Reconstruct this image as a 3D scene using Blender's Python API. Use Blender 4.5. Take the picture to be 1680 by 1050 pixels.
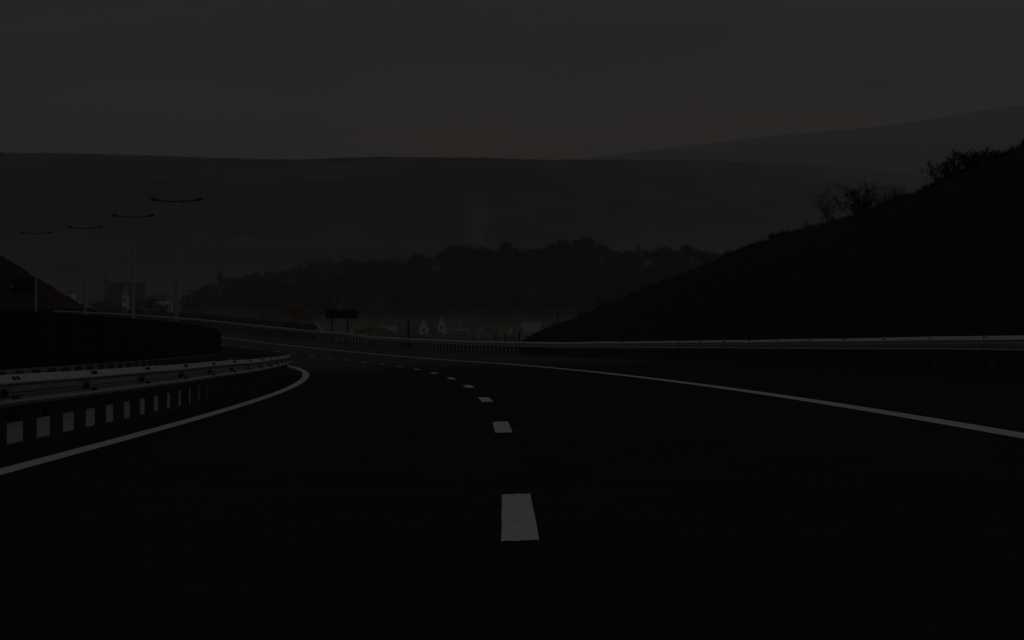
import bpy, math, random
import numpy as np
from mathutils import Vector, Matrix, noise

for o in list(bpy.data.objects):
    bpy.data.objects.remove(o)
SC = bpy.context.scene
COL = SC.collection
R = math.radians

# ------------------------------------------------------------------ camera
F, CX, YH = 3600.0, 840.0, 500.0          # focal length, centre and eye level in photo pixels
cam_d = bpy.data.cameras.new('camera')
cam_d.sensor_width = 36.0
cam_d.lens = 36.0 * F / 1680.0
cam_d.clip_start = 0.1
cam_d.clip_end = 60000
cam = bpy.data.objects.new('camera', cam_d)
cam.location = (0, 0, 0)
cam.rotation_euler = (R(90) - math.atan(25 / F), 0, 0)
COL.objects.link(cam)
SC.camera = cam

# ------------------------------------------------------------------ light
SUN_AZ, SUN_EL = R(58), R(9)               # azimuth to the right of the view, elevation
world = bpy.data.worlds.new('World')
SC.world = world
world.use_nodes = True
nt = world.node_tree
for n in list(nt.nodes):
    nt.nodes.remove(n)
N = nt.nodes.new
L = nt.links.new
out = N('ShaderNodeOutputWorld')
sky = N('ShaderNodeTexSky')
sky.sky_type = 'NISHITA'
sky.sun_disc = False
sky.sun_elevation = SUN_EL
sky.sun_rotation = SUN_AZ
sky.air_density = 2.0
sky.dust_density = 4.0
bg1 = N('ShaderNodeBackground'); bg1.inputs[1].default_value = 0.004
L(sky.outputs[0], bg1.inputs[0])
tc = N('ShaderNodeTexCoord')
sep = N('ShaderNodeSeparateXYZ'); L(tc.outputs['Generated'], sep.inputs[0])
ramp = N('ShaderNodeValToRGB')             # overcast deck: warm low band, grey above, brighter overhead
cr = ramp.color_ramp
cr.elements[0].position = 0.0;  cr.elements[0].color = (0.36, 0.130, 0.105, 1)
cr.elements[1].position = 1.0;  cr.elements[1].color = (0.50, 0.495, 0.490, 1)
for p, c in ((0.045, (0.34, 0.126, 0.098, 1)), (0.08, (0.255, 0.126, 0.108, 1)), (0.11, (0.165, 0.128, 0.137, 1)),
             (0.15, (0.130, 0.126, 0.136, 1)), (0.40, (0.29, 0.300, 0.305, 1))):
    e = cr.elements.new(p); e.color = c
L(sep.outputs[2], ramp.inputs[0])
mp = N('ShaderNodeMapping'); mp.inputs['Scale'].default_value = (2.6, 2.6, 17.0)
mp.inputs['Rotation'].default_value = (R(3), R(5), 0)
L(tc.outputs['Generated'], mp.inputs[0])
nz = N('ShaderNodeTexNoise'); nz.inputs['Scale'].default_value = 1.6; nz.inputs['Detail'].default_value = 5
nz.inputs['Roughness'].default_value = 0.5
L(mp.outputs[0], nz.inputs[0])
mr = N('ShaderNodeMapRange'); mr.inputs[1].default_value = 0.38; mr.inputs[2].default_value = 0.64
mr.inputs[3].default_value = 0.66; mr.inputs[4].default_value = 1.30
L(nz.outputs[0], mr.inputs[0])
mul = N('ShaderNodeVectorMath'); mul.operation = 'SCALE'
L(ramp.outputs[0], mul.inputs[0]); L(mr.outputs[0], mul.inputs['Scale'])
bg2 = N('ShaderNodeBackground'); L(mul.outputs[0], bg2.inputs[0]); bg2.inputs[1].default_value = 0.80
# warm glow of the hidden low sun spreading along the horizon
dot = N('ShaderNodeVectorMath'); dot.operation = 'DOT_PRODUCT'
dot.inputs[1].default_value = (math.sin(SUN_AZ - R(34)), math.cos(SUN_AZ - R(34)), 0.10)
L(tc.outputs['Generated'], dot.inputs[0])
mg = N('ShaderNodeMapRange'); mg.interpolation_type = 'SMOOTHSTEP'
mg.inputs[1].default_value = 0.76; mg.inputs[2].default_value = 1.0
mg.inputs[3].default_value = 0.0; mg.inputs[4].default_value = 0.10
L(dot.outputs['Value'], mg.inputs[0])
bg3 = N('ShaderNodeBackground'); bg3.inputs[0].default_value = (1.0, 0.55, 0.36, 1)
L(mg.outputs[0], bg3.inputs[1])
a1 = N('ShaderNodeAddShader'); a2 = N('ShaderNodeAddShader')
L(bg1.outputs[0], a1.inputs[0]); L(bg2.outputs[0], a1.inputs[1])
L(a1.outputs[0], a2.inputs[0]); L(bg3.outputs[0], a2.inputs[1])
L(a2.outputs[0], out.inputs[0])

sun_d = bpy.data.lights.new('sun', 'SUN')
sun_d.energy = 0.5
sun_d.angle = R(10)
sun_d.color = (1.0, 0.74, 0.52)
sun = bpy.data.objects.new('sun', sun_d)
sv = Vector((math.sin(SUN_AZ) * math.cos(SUN_EL), math.cos(SUN_AZ) * math.cos(SUN_EL), math.sin(SUN_EL)))
sun.rotation_euler = sv.to_track_quat('Z', 'Y').to_euler()
COL.objects.link(sun)

SC.view_settings.view_transform = 'Standard'
SC.view_settings.look = 'None'
SC.view_settings.gamma = 1
SC.view_settings.exposure = -3.0
SC.cycles.use_denoising = True
SC.cycles.volume_bounces = 2
SC.cycles.max_bounces = 6

# ------------------------------------------------------------------ materials
def mat(name, c, rough=0.8, metal=0.0, var=0.25, scale=4.0, bump=0.0, c2=None, spec=0.5, detail=6, bscale=None):
    m = bpy.data.materials.new(name)
    m.use_nodes = True
    t = m.node_tree
    b = t.nodes['Principled BSDF']
    b.inputs['Roughness'].default_value = rough
    b.inputs['Metallic'].default_value = metal
    b.inputs['Specular IOR Level'].default_value = spec
    co = t.nodes.new('ShaderNodeTexCoord')
    n = t.nodes.new('ShaderNodeTexNoise')
    n.inputs['Scale'].default_value = scale
    n.inputs['Detail'].default_value = detail
    n.inputs['Roughness'].default_value = 0.6
    t.links.new(co.outputs['Object'], n.inputs[0])
    r = t.nodes.new('ShaderNodeValToRGB')
    r.color_ramp.elements[0].position = 0.32
    r.color_ramp.elements[1].position = 0.68
    if c2 is None:
        c2 = tuple(x * (1 + var) for x in c)
        c = tuple(x * (1 - var) for x in c)
    r.color_ramp.elements[0].color = (*c, 1)
    r.color_ramp.elements[1].color = (*c2, 1)
    t.links.new(n.outputs[0], r.inputs[0])
    t.links.new(r.outputs[0], b.inputs['Base Color'])
    if bump:
        n2 = t.nodes.new('ShaderNodeTexNoise')
        n2.inputs['Scale'].default_value = bscale or scale * 8
        n2.inputs['Detail'].default_value = 4
        t.links.new(co.outputs['Object'], n2.inputs[0])
        bu = t.nodes.new('ShaderNodeBump')
        bu.inputs['Strength'].default_value = bump
        bu.inputs['Distance'].default_value = 0.02
        t.links.new(n2.outputs[0], bu.inputs['Height'])
        t.links.new(bu.outputs[0], b.inputs['Normal'])
    return m

M = {}
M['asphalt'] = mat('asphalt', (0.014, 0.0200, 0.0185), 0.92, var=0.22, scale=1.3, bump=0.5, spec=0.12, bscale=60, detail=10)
M['asphalt_pale'] = mat('asphalt_pale', (0.085, 0.083, 0.082), 0.85, var=0.16, scale=0.5, bump=0.4, spec=0.4, bscale=60)
M['paint'] = mat('road_paint', (0.64, 0.65, 0.645), 0.75, scale=14, c2=(0.83, 0.84, 0.83), bump=0.25, detail=8)
M['verge'] = mat('verge_soil', (0.03, 0.034, 0.026), 0.95, var=0.3, scale=2.5, bump=0.6, spec=0.1)
M['concrete'] = mat('concrete', (0.36, 0.38, 0.38), 0.85, var=0.14, scale=2.2, bump=0.3)
M['steel'] = mat('galvanised_steel', (0.66, 0.68, 0.69), 0.29, metal=1.0, var=0.12, scale=3.0, bump=0.05)
M['post_steel'] = mat('weathered_steel', (0.16, 0.17, 0.17), 0.6, metal=0.7, var=0.2, scale=5.0)
M['pole_steel'] = mat('pole_steel', (0.50, 0.50, 0.50), 0.4, metal=0.5, var=0.12, scale=2.0)
M['black_metal'] = mat('black_metal', (0.03, 0.03, 0.03), 0.6, metal=0.2, var=0.2, scale=5.0)
M['screen'] = mat('dark_screen', (0.022, 0.028, 0.026), 0.9, var=0.25, scale=1.5, spec=0.15, bump=0.3)
M['ground'] = mat('field_ground', (0.045, 0.055, 0.038), 0.95, scale=0.004, c2=(0.11, 0.095, 0.065), spec=0.1, detail=10)
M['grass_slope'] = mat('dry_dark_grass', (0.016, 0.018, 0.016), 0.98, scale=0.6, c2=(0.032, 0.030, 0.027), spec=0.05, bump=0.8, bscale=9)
M['red_slope'] = mat('rusty_autumn_slope', (0.022, 0.017, 0.012), 0.98, scale=0.09, c2=(0.075, 0.028, 0.019), spec=0.05, bump=0.8, bscale=3)
M['blade'] = mat('grass_blade', (0.03, 0.028, 0.018), 0.9, var=0.3, scale=3, spec=0.1)
M['twig'] = mat('twig_bark', (0.03, 0.024, 0.02), 0.9, var=0.3, scale=6, spec=0.1)
M['leaf_dark'] = mat('shrub_leaf', (0.028, 0.03, 0.018), 0.8, scale=2, c2=(0.06, 0.05, 0.02), spec=0.15)
M['trunk'] = mat('trunk_bark', (0.05, 0.042, 0.035), 0.9, var=0.3, scale=2, spec=0.1)
M['leaf_wood'] = mat('wood_foliage', (0.030, 0.038, 0.030), 0.9, scale=0.05, c2=(0.050, 0.052, 0.042), spec=0.05)
M['leaf_rust'] = mat('rust_foliage', (0.06, 0.032, 0.026), 0.9, scale=0.2, c2=(0.12, 0.055, 0.040), spec=0.1)
M['leaf_gold'] = mat('gold_foliage', (0.28, 0.17, 0.07), 0.9, scale=0.25, c2=(0.60, 0.36, 0.15), spec=0.1)
M['leaf_red'] = mat('red_foliage', (0.28, 0.12, 0.07), 0.9, scale=0.25, c2=(0.58, 0.27, 0.14), spec=0.1)
M['wall_white'] = mat('white_render', (0.80, 0.80, 0.78), 0.9, var=0.08, scale=0.5)
M['wall_cream'] = mat('cream_render', (0.52, 0.43, 0.37), 0.9, var=0.1, scale=0.5)
M['wall_pink'] = mat('pink_render', (0.50, 0.33, 0.30), 0.9, var=0.1, scale=0.5)
M['wall_grey'] = mat('grey_render', (0.16, 0.13, 0.12), 0.9, var=0.12, scale=0.3)
M['wall_hall'] = mat('brown_hall_wall', (0.14, 0.10, 0.09), 0.9, var=0.25, scale=0.2)
M['roof_hall'] = mat('hall_roof', (0.11, 0.115, 0.115), 0.7, var=0.2, scale=0.3)
M['leaf_bush'] = mat('bush_foliage', (0.14, 0.09, 0.065), 0.9, scale=0.2, c2=(0.42, 0.25, 0.17), spec=0.1)
M['roof_dark'] = mat('dark_roof', (0.06, 0.06, 0.062), 0.85, var=0.2, scale=0.7)
M['roof_red'] = mat('tiled_roof', (0.26, 0.14, 0.11), 0.85, var=0.2, scale=0.7)
M['roof_metal'] = mat('zinc_roof', (0.27, 0.285, 0.285), 0.6, var=0.12, scale=0.5)
M['pane'] = mat('window_pane', (0.02, 0.025, 0.03), 0.2, var=0.2, scale=1)
M['sign_blue'] = mat('blue_sign_face', (0.006, 0.014, 0.04), 0.6, var=0.1, scale=2, spec=0.2)
M['sign_white'] = mat('white_sign_face', (0.35, 0.37, 0.38), 0.6, var=0.1, scale=2)

# hill cover: forest with field patches
def hillmat(name, forest, field, sx, lo, hi):
    m = bpy.data.materials.new(name); m.use_nodes = True
    t = m.node_tree; b = t.nodes['Principled BSDF']
    b.inputs['Roughness'].default_value = 1.0; b.inputs['Specular IOR Level'].default_value = 0.05
    co = t.nodes.new('ShaderNodeTexCoord')
    mpn = t.nodes.new('ShaderNodeMapping'); mpn.inputs['Scale'].default_value = sx
    t.links.new(co.outputs['Object'], mpn.inputs[0])
    n = t.nodes.new('ShaderNodeTexNoise'); n.inputs['Scale'].default_value = 1.0; n.inputs['Detail'].default_value = 9
    n.inputs['Roughness'].default_value = 0.62
    t.links.new(mpn.outputs[0], n.inputs[0])
    r = t.nodes.new('ShaderNodeValToRGB')
    r.color_ramp.elements[0].position = lo; r.color_ramp.elements[1].position = hi
    r.color_ramp.elements[0].color = (*forest, 1); r.color_ramp.elements[1].color = (*field, 1)
    t.links.new(n.outputs[0], r.inputs[0])
    n2 = t.nodes.new('ShaderNodeTexNoise'); n2.inputs['Scale'].default_value = 0.012; n2.inputs['Detail'].default_value = 8
    t.links.new(co.outputs['Object'], n2.inputs[0])
    mr_ = t.nodes.new('ShaderNodeMapRange'); mr_.inputs[1].default_value = 0.3; mr_.inputs[2].default_value = 0.7
    mr_.inputs[3].default_value = 0.7; mr_.inputs[4].default_value = 1.3
    t.links.new(n2.outputs[0], mr_.inputs[0])
    v = t.nodes.new('ShaderNodeVectorMath'); v.operation = 'SCALE'
    t.links.new(r.outputs[0], v.inputs[0]); t.links.new(mr_.outputs[0], v.inputs['Scale'])
    t.links.new(v.outputs[0], b.inputs['Base Color'])
    return m
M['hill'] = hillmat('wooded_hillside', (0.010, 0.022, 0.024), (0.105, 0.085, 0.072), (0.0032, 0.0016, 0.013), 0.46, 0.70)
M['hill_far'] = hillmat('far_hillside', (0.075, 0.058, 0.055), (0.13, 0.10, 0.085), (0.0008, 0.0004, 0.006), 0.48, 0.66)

# ------------------------------------------------------------------ helpers
def tag(o, label=None, cat=None, group=None, kind=None):
    if label: o['label'] = label
    if cat: o['category'] = cat
    if group: o['group'] = group
    if kind: o['kind'] = kind
    return o

def link(name, me, m, parent=None, smooth=False):
    o = bpy.data.objects.new(name, me)
    if m is not None and len(me.materials) == 0:
        me.materials.append(m)
    if smooth:
        me.polygons.foreach_set('use_smooth', [True] * len(me.polygons))
    if parent is not None:
        o.parent = parent
    COL.objects.link(o)
    return o

def empty(name, loc, rz=0.0):
    o = bpy.data.objects.new(name, None)
    o.empty_display_size = 0.3
    o.location = loc
    o.rotation_euler = (0, 0, rz)
    COL.objects.link(o)
    return o

class MB:
    def __init__(s):
        s.v = []; s.f = []
    def add(s, vs, fs):
        k = len(s.v)
        s.v.extend([tuple(x) for x in vs])
        s.f.extend([tuple(k + i for i in f) for f in fs])
    def box(s, x0, x1, y0, y1, z0, z1, mx=None):
        vs = [Vector(p) for p in ((x0,y0,z0),(x1,y0,z0),(x1,y1,z0),(x0,y1,z0),(x0,y0,z1),(x1,y0,z1),(x1,y1,z1),(x0,y1,z1))]
        if mx is not None: vs = [mx @ p for p in vs]
        s.add(vs, ((0,3,2,1),(4,5,6,7),(0,1,5,4),(1,2,6,5),(2,3,7,6),(3,0,4,7)))
    def tube(s, pts, rad, n=8, caps=True):
        pts = [Vector(p) for p in pts]
        if not hasattr(rad, '__len__'): rad = [rad] * len(pts)
        rings = []
        for i, p in enumerate(pts):
            a = pts[max(0, i-1)]; b = pts[min(len(pts)-1, i+1)]
            t = (b - a).normalized()
            u = t.cross(Vector((0.13, 0.31, 1)) if abs(t.z) < 0.9 else Vector((1, 0.2, 0))).normalized()
            w = t.cross(u)
            rings.append([p + (u * math.cos(2*math.pi*k/n) + w * math.sin(2*math.pi*k/n)) * rad[i] for k in range(n)])
        vs = [q for r_ in rings for q in r_]
        fs = []
        for i in range(len(pts) - 1):
            for k in range(n):
                fs.append((i*n+k, i*n+(k+1) % n, (i+1)*n+(k+1) % n, (i+1)*n+k))
        if caps:
            fs.append(tuple(range(n-1, -1, -1)))
            fs.append(tuple((len(pts)-1)*n + k for k in range(n)))
        s.add(vs, fs)
    def mesh(s, name):
        me = bpy.data.meshes.new(name)
        me.from_pydata(s.v, [], s.f)
        me.update()
        return me
    def build(s, name, m, parent=None, smooth=False):
        return link(name, s.mesh(name), m, parent, smooth)

def at(px, py, d):
    """world point seen at photo pixel (px, py) when it stands d metres ahead"""
    return Vector(((px - CX) / F * d, d, -(py - YH) / F * d))

def lerp(a, b, t): return a + (b - a) * t
def interp(x, xs, ys): return float(np.interp(x, xs, ys))

def pchip(xs, ys):
    """smooth monotone interpolation through knots"""
    xs = np.array(xs, float); ys = np.array(ys, float)
    h = np.diff(xs); d = np.diff(ys) / h
    m = np.zeros(len(xs)); m[0] = d[0]; m[-1] = d[-1]
    for i in range(1, len(xs)-1):
        m[i] = 0 if d[i-1]*d[i] <= 0 else (h[i-1] + h[i]) / (h[i-1]/d[i-1] + h[i]/d[i]) 
    def f(x):
        if x <= xs[0]: return float(ys[0] + m[0]*(x - xs[0]))
        if x >= xs[-1]: return float(ys[-1] + m[-1]*(x - xs[-1]))
        i = int(np.searchsorted(xs, x) - 1); t = (x - xs[i]) / h[i]
        return float((2*t**3-3*t**2+1)*ys[i] + (t**3-2*t**2+t)*h[i]*m[i] + (-2*t**3+3*t**2)*ys[i+1] + (t**3-t**2)*h[i]*m[i+1])
    return f

# ------------------------------------------------------------------ the road's line
zc = pchip([0, 20, 50, 80, 110, 140, 170, 190, 225, 258, 320, 420, 600],
           [-0.838, -1.160, -1.730, -2.300, -2.845, -3.235, -3.450, -3.490, -3.22, -2.75, -2.1, -1.4, -1.2])
def xc(d): return xc0(d) + 0.03 * math.exp(-(d / 11.0) ** 2)
def xc0(d):
    if d < 8: return -0.0352 + 0.0128*8 - 0.00075*64 + (0.0128 - 0.0015*8) * (d - 8)
    return -8.93e-9*d**3 - 7.4937e-4*d*d + 0.012846*d - 0.03522
def frame(d):
    s = (xc(d + 0.5) - xc(d - 0.5))
    n = math.hypot(1, s)
    return Vector((xc(d), d, zc(d))), Vector((1/n, -s/n, 0)), Vector((s/n, 1/n, zc(d+0.5)-zc(d-0.5)))
def bank(o): return o * (0.0265 if o > 0 else 0.038)
def road(d, o, h=0.0):
    c, n, _ = frame(d)
    p = c + n * o
    return Vector((p.x, p.y, c.z + bank(o) + h))

def strip(name, profile, d0, d1, step, m, parent=None, smooth=False):
    """sweep a cross-section [(offset, height)] along the road"""
    ds = np.arange(d0, d1 + 1e-6, step)
    k = len(profile); vs = []; fs = []
    for d in ds:
        c, n, _ = frame(d)
        for (o, h) in profile:
            p = c + n * o
            vs.append((p.x, p.y, c.z + bank(o) + h))
    for i in range(len(ds) - 1):
        for j in range(k - 1):
            fs.append((i*k+j, i*k+j+1, (i+1)*k+j+1, (i+1)*k+j))
    me = bpy.data.meshes.new(name); me.from_pydata(vs, [], fs); me.update()
    return link(name, me, m, parent, smooth)

LO = -3.75; RO = 3.9
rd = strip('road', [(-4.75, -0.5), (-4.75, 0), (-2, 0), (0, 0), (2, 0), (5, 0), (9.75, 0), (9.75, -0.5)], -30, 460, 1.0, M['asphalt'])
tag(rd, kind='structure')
# far stretch: base colour blended paler, painting in grazing sky sheen and haze
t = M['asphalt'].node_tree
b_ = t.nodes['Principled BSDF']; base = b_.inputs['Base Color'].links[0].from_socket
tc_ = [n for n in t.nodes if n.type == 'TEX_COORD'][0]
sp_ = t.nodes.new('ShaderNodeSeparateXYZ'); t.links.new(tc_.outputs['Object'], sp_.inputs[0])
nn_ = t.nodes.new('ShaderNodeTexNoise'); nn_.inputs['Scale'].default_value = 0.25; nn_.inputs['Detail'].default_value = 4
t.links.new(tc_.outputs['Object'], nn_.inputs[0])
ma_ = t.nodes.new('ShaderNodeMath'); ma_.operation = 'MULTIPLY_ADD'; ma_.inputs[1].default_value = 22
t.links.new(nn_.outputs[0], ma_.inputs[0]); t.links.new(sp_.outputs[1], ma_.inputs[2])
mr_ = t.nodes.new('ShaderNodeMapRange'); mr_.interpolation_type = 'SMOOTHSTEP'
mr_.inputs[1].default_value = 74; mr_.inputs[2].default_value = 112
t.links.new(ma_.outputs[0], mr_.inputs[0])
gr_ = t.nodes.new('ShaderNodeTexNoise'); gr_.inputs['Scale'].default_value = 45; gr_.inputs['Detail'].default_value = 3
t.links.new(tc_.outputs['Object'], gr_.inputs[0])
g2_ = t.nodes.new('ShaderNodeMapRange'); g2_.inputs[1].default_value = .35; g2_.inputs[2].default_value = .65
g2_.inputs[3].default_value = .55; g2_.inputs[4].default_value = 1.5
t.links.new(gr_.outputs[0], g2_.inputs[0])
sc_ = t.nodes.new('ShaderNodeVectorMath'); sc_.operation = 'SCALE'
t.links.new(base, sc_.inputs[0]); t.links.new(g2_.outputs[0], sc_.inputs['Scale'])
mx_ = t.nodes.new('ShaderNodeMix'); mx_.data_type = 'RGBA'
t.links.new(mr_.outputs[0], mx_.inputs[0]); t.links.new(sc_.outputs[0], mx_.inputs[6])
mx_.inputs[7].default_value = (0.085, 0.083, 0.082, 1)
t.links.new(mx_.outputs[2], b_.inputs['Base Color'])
# painted lines (parts of the road)
strip('edge_line', [(LO-0.105, 0.008), (LO+0.105, 0.008)], -20, 460, 1.0, M['paint'], rd)
strip('edge_line', [(RO-0.12, 0.008), (RO+0.10, 0.008)], -20, 460, 1.0, M['paint'], rd)
rnd = random.Random(4)
for k in range(-1, 34):
    dm = 10.4 + k * 10.66
    d0, d1 = dm - 1.37, dm + 1.37
    vs = []; fs = []; W = 0.078; nx = 9; ny = 4
    for i in range(ny + 1):
        for j in range(nx + 1):
            d = lerp(d0, d1, i / ny)
            if i in (0, ny): d += rnd.uniform(-0.03, 0.03)
            p = road(d, lerp(-W, W, j / nx) + (rnd.uniform(-.003, .003) if j in (0, nx) else 0), 0.008)
            vs.append(p)
    for i in range(ny):
        for j in range(nx):
            a = i*(nx+1)+j
            fs.append((a, a+1, a+nx+2, a+nx+1))
    me = bpy.data.meshes.new('lane_dash'); me.from_pydata(vs, [], fs); me.update()
    link('lane_dash', me, M['paint'], rd)

tag(strip('verge', [(-5.0, -0.03), (-4.75, -0.01)], -30, 300, 1.0, M['verge']), kind='structure')
# pale concrete drainage channel in the median, cast in slabs with open joints
mb = MB()
d = -6.0
while d < 240:
    ps = [(-6.55, -0.02), (-6.2, -0.07), (-5.5, -0.07), (-5.0, -0.02)]
    vs = []
    for dd in (d + 0.025, d + 2.475):
        for (o, h) in ps: vs.append(road(dd, o, h))
        for (o, h) in ps: vs.append(road(dd, o, h - 0.12))
    fs = []
    for j in range(3):
        fs.append((j, j+1, 8+j+1, 8+j))
    fs += [(0, 8, 12, 4), (3, 7, 15, 11), (0, 4, 5, 1), (1, 5, 6, 2), (2, 6, 7, 3), (8, 9, 13, 12), (9, 10, 14, 13), (10, 11, 15, 14)]
    mb.add(vs, fs)
    d += 2.5
tag(mb.build('drainage_channel', M['concrete']), kind='structure')
tag(strip('median_soil', [(-8.2, -0.04), (-6.55, -0.04)], -30, 460, 1.0, M['verge']), kind='structure')
tag(strip('opposite_road', [(-19.5, -0.5), (-19.5, -0.02), (-8.2, -0.02)], -30, 460, 1.0, M['asphalt_pale']), kind='structure')

# ------------------------------------------------------------------ guardrails
WB = [(0.004, 0.676), (0.016, 0.668), (0.080, 0.612), (0.083, 0.600), (0.083, 0.590), (0.080, 0.580), (0.008, 0.528), (0.002, 0.518), (0.002, 0.508),
      (0.008, 0.498), (0.080, 0.446), (0.083, 0.436), (0.083, 0.426), (0.080, 0.414), (0.016, 0.368), (0.004, 0.362)]
def beam(name, off, side, d0, d1, parent, dz=0.0, step=1.0, dent=0.0):
    """W-section steel beam; side = +1 bulges towards larger offsets; panels of 4 m lap over each other"""
    prof = WB + [(u - 0.004, v) for (u, v) in reversed(WB)]
    mb = MB()
    k = len(prof)
    d = d0
    r_ = random.Random(int(abs(off) * 100))
    wob = {}
    while d < d1 - 0.01:
        e = min(d + 4.0, d1)
        for key in (round(d, 2), round(e, 2)):
            if key not in wob: wob[key] = (r_.gauss(0, dent), r_.gauss(0, dent * 0.6))
        w0, w1 = wob[round(d, 2)], wob[round(e, 2)]
        n_ = max(2, int((e - d) / step))
        vs = []
        for i in range(n_ + 1):
            t = i / n_
            dd = lerp(d, e + 0.15, t)
            c, n, _ = frame(dd)
            lap = lerp(0.0, 0.006, t)
            for (u, v) in prof:
                o = off + side * (u + lap) + lerp(w0[0], w1[0], t)
                p = c + n * o
                vs.append((p.x, p.y, c.z + bank(off) + v + (dz(dd) if callable(dz) else dz) + lerp(w0[1], w1[1], t)))
        fs = []
        for i in range(n_):
            for j in range(k):
                fs.append((i*k+j, i*k+(j+1) % k, (i+1)*k+(j+1) % k, (i+1)*k+j))
        fs.append(tuple(range(k))); fs.append(tuple(n_*k + j for j in range(k-1, -1, -1)))
        mb.add(vs, fs)
        d = e
    return mb.build(name, M['steel'], parent)

def rmat(d, o, h=0.0):
    c, n, t = frame(d)
    p = road(d, o, h)
    mx = Matrix(((n.x, t.x, 0, p.x), (n.y, t.y, 0, p.y), (0, 0, 1, p.z), (0, 0, 0, 1)))
    return mx

def rail_post_mesh(side):
    mb = MB()                              # C-section post, open to one side
    mb.box(-0.06, 0.06, -0.028, -0.022, -0.3, 0.655)
    mb.box(-0.06, -0.054, -0.022, 0.028, -0.3, 0.655)
    mb.box(0.054, 0.06, -0.022, 0.028, -0.3, 0.655)
    return mb.mesh('post')

def spacer_mesh():
    mb = MB()                              # bracket between post and beam
    mb.box(-0.075, -0.006, -0.05, 0.05, 0.44, 0.60)
    mb.box(-0.03, -0.006, -0.09, 0.09, 0.50, 0.535)
    return mb.mesh('spacer')

def guardrail(label, off, side, d0, d1, group, near, dz=0.0, pitch=4/3, bolts_to=80, refl=None, dent=0.01, spacers=None, near_b=14):
    DZ = dz if callable(dz) else (lambda q: dz)
    root = empty('guardrail', road(max(d0, 0), off, 0))
    tag(root, label, 'guardrail', group)
    root.location = (0, 0, 0)
    root.location = road(near[0], off, 0)
    inv = root.location.copy()
    def adopt(o):
        o.parent = root
        o.matrix_parent_inverse = Matrix.Translation(-inv)
        return o
    adopt(beam('rail_beam', off, side, d0, d1, None, dz, dent=dent))
    pm = rail_post_mesh(side); pm.materials.append(M['post_steel'])
    sm = spacer_mesh(); sm.materials.append(M['post_steel'])
    rest = MB()
    d = d0 + 0.3; n_ = 0
    po = off - side * 0.13
    while d < d1:
        mx = rmat(d, po, DZ(d))
        if near[0] <= d <= near[1] and n_ < 100:
            o = bpy.data.objects.new('post', pm); COL.objects.link(o); o.matrix_world = mx; adopt(o); n_ += 1
            if spacers and d < spacers:
                s_ = bpy.data.objects.new('spacer', sm); COL.objects.link(s_)
                fl = Matrix.Rotation(0 if side < 0 else math.pi, 4, 'Z')
                s_.matrix_world = rmat(d, off, DZ(d)) @ Matrix.Scale(1, 4) @ (Matrix.Identity(4) if side > 0 else Matrix.Rotation(math.pi, 4, 'Z'))
                adopt(s_)
        else:
            rest.box(-0.06, 0.06, -0.028, -0.02, -0.3, 0.655, mx)
            rest.box(-0.06, -0.05, -0.02, 0.028, -0.3, 0.655, mx)
        d += pitch
    if rest.v:
        o = rest.build('posts_far', M['post_steel']); o.name = 'post_row'; o['kind'] = 'stuff'; adopt(o)
    bm0 = MB(); bm0.tube([(0, 0, -0.004), (0, 0, 0.012), (0, 0, 0.018)], [0.021, 0.021, 0.012], 8)
    bme = bm0.mesh('bolt'); bme.materials.append(M['black_metal'])
    d = d0; nb = 0
    while d < min(d1, bolts_to):
        for dd in (d + 0.02, d + 0.19):
            for (u, v) in ((0.050, 0.645), (0.050, 0.475)):
                if d < near_b or nb >= 96: continue
                o = bpy.data.objects.new('bolt', bme); COL.objects.link(o)
                o.matrix_world = rmat(dd, off + side * (u + 0.004), DZ(dd) + v) @ Matrix.Rotation(0.86 * side, 4, 'Y'); adopt(o); nb += 1
        d += 4.0
    if refl:
        d = d0 - 0.2; rm = MB()
        rm.box(-0.012, 0.032, -0.022, 0.022, -0.02, 0.03)
        me = rm.mesh('reflector'); me.materials.append(M['black_metal'])
        while d < refl:
            if d > near[0]:
                o = bpy.data.objects.new('reflector', me); COL.objects.link(o)
                o.matrix_world = rmat(d, off + side * 0.02, DZ(d) + 0.512); adopt(o)
            d += 4.0
    return root

guardrail('double-wave steel guardrail curving beside the left edge line, its upper flank shining', -4.30, 1, 3.0, 211.0,
          'guardrails along the road', (14.0, 150.0), dz=0.02, refl=90, dent=0.006, spacers=60)
guardrail('second guardrail beyond the pale channel, showing its back in front of the dark wall', -6.80, -1, 10.0, 210.0,
          'guardrails along the road', (22.0, 155.0), dz=lambda q: interp(q, [30, 55, 90], [0.03, 0.10, 0.15]), bolts_to=0, dent=0.006)
guardrail('long guardrail along the outside of the bend, below the dark grassy hillside on the right', 9.0, -1, 14.0, 330.0,
          'guardrails along the road', (96.0, 230.0), dz=lambda q: interp(q, [172, 184], [0.042, 0.22]), bolts_to=90, refl=None, dent=0.012, near_b=24)

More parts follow.
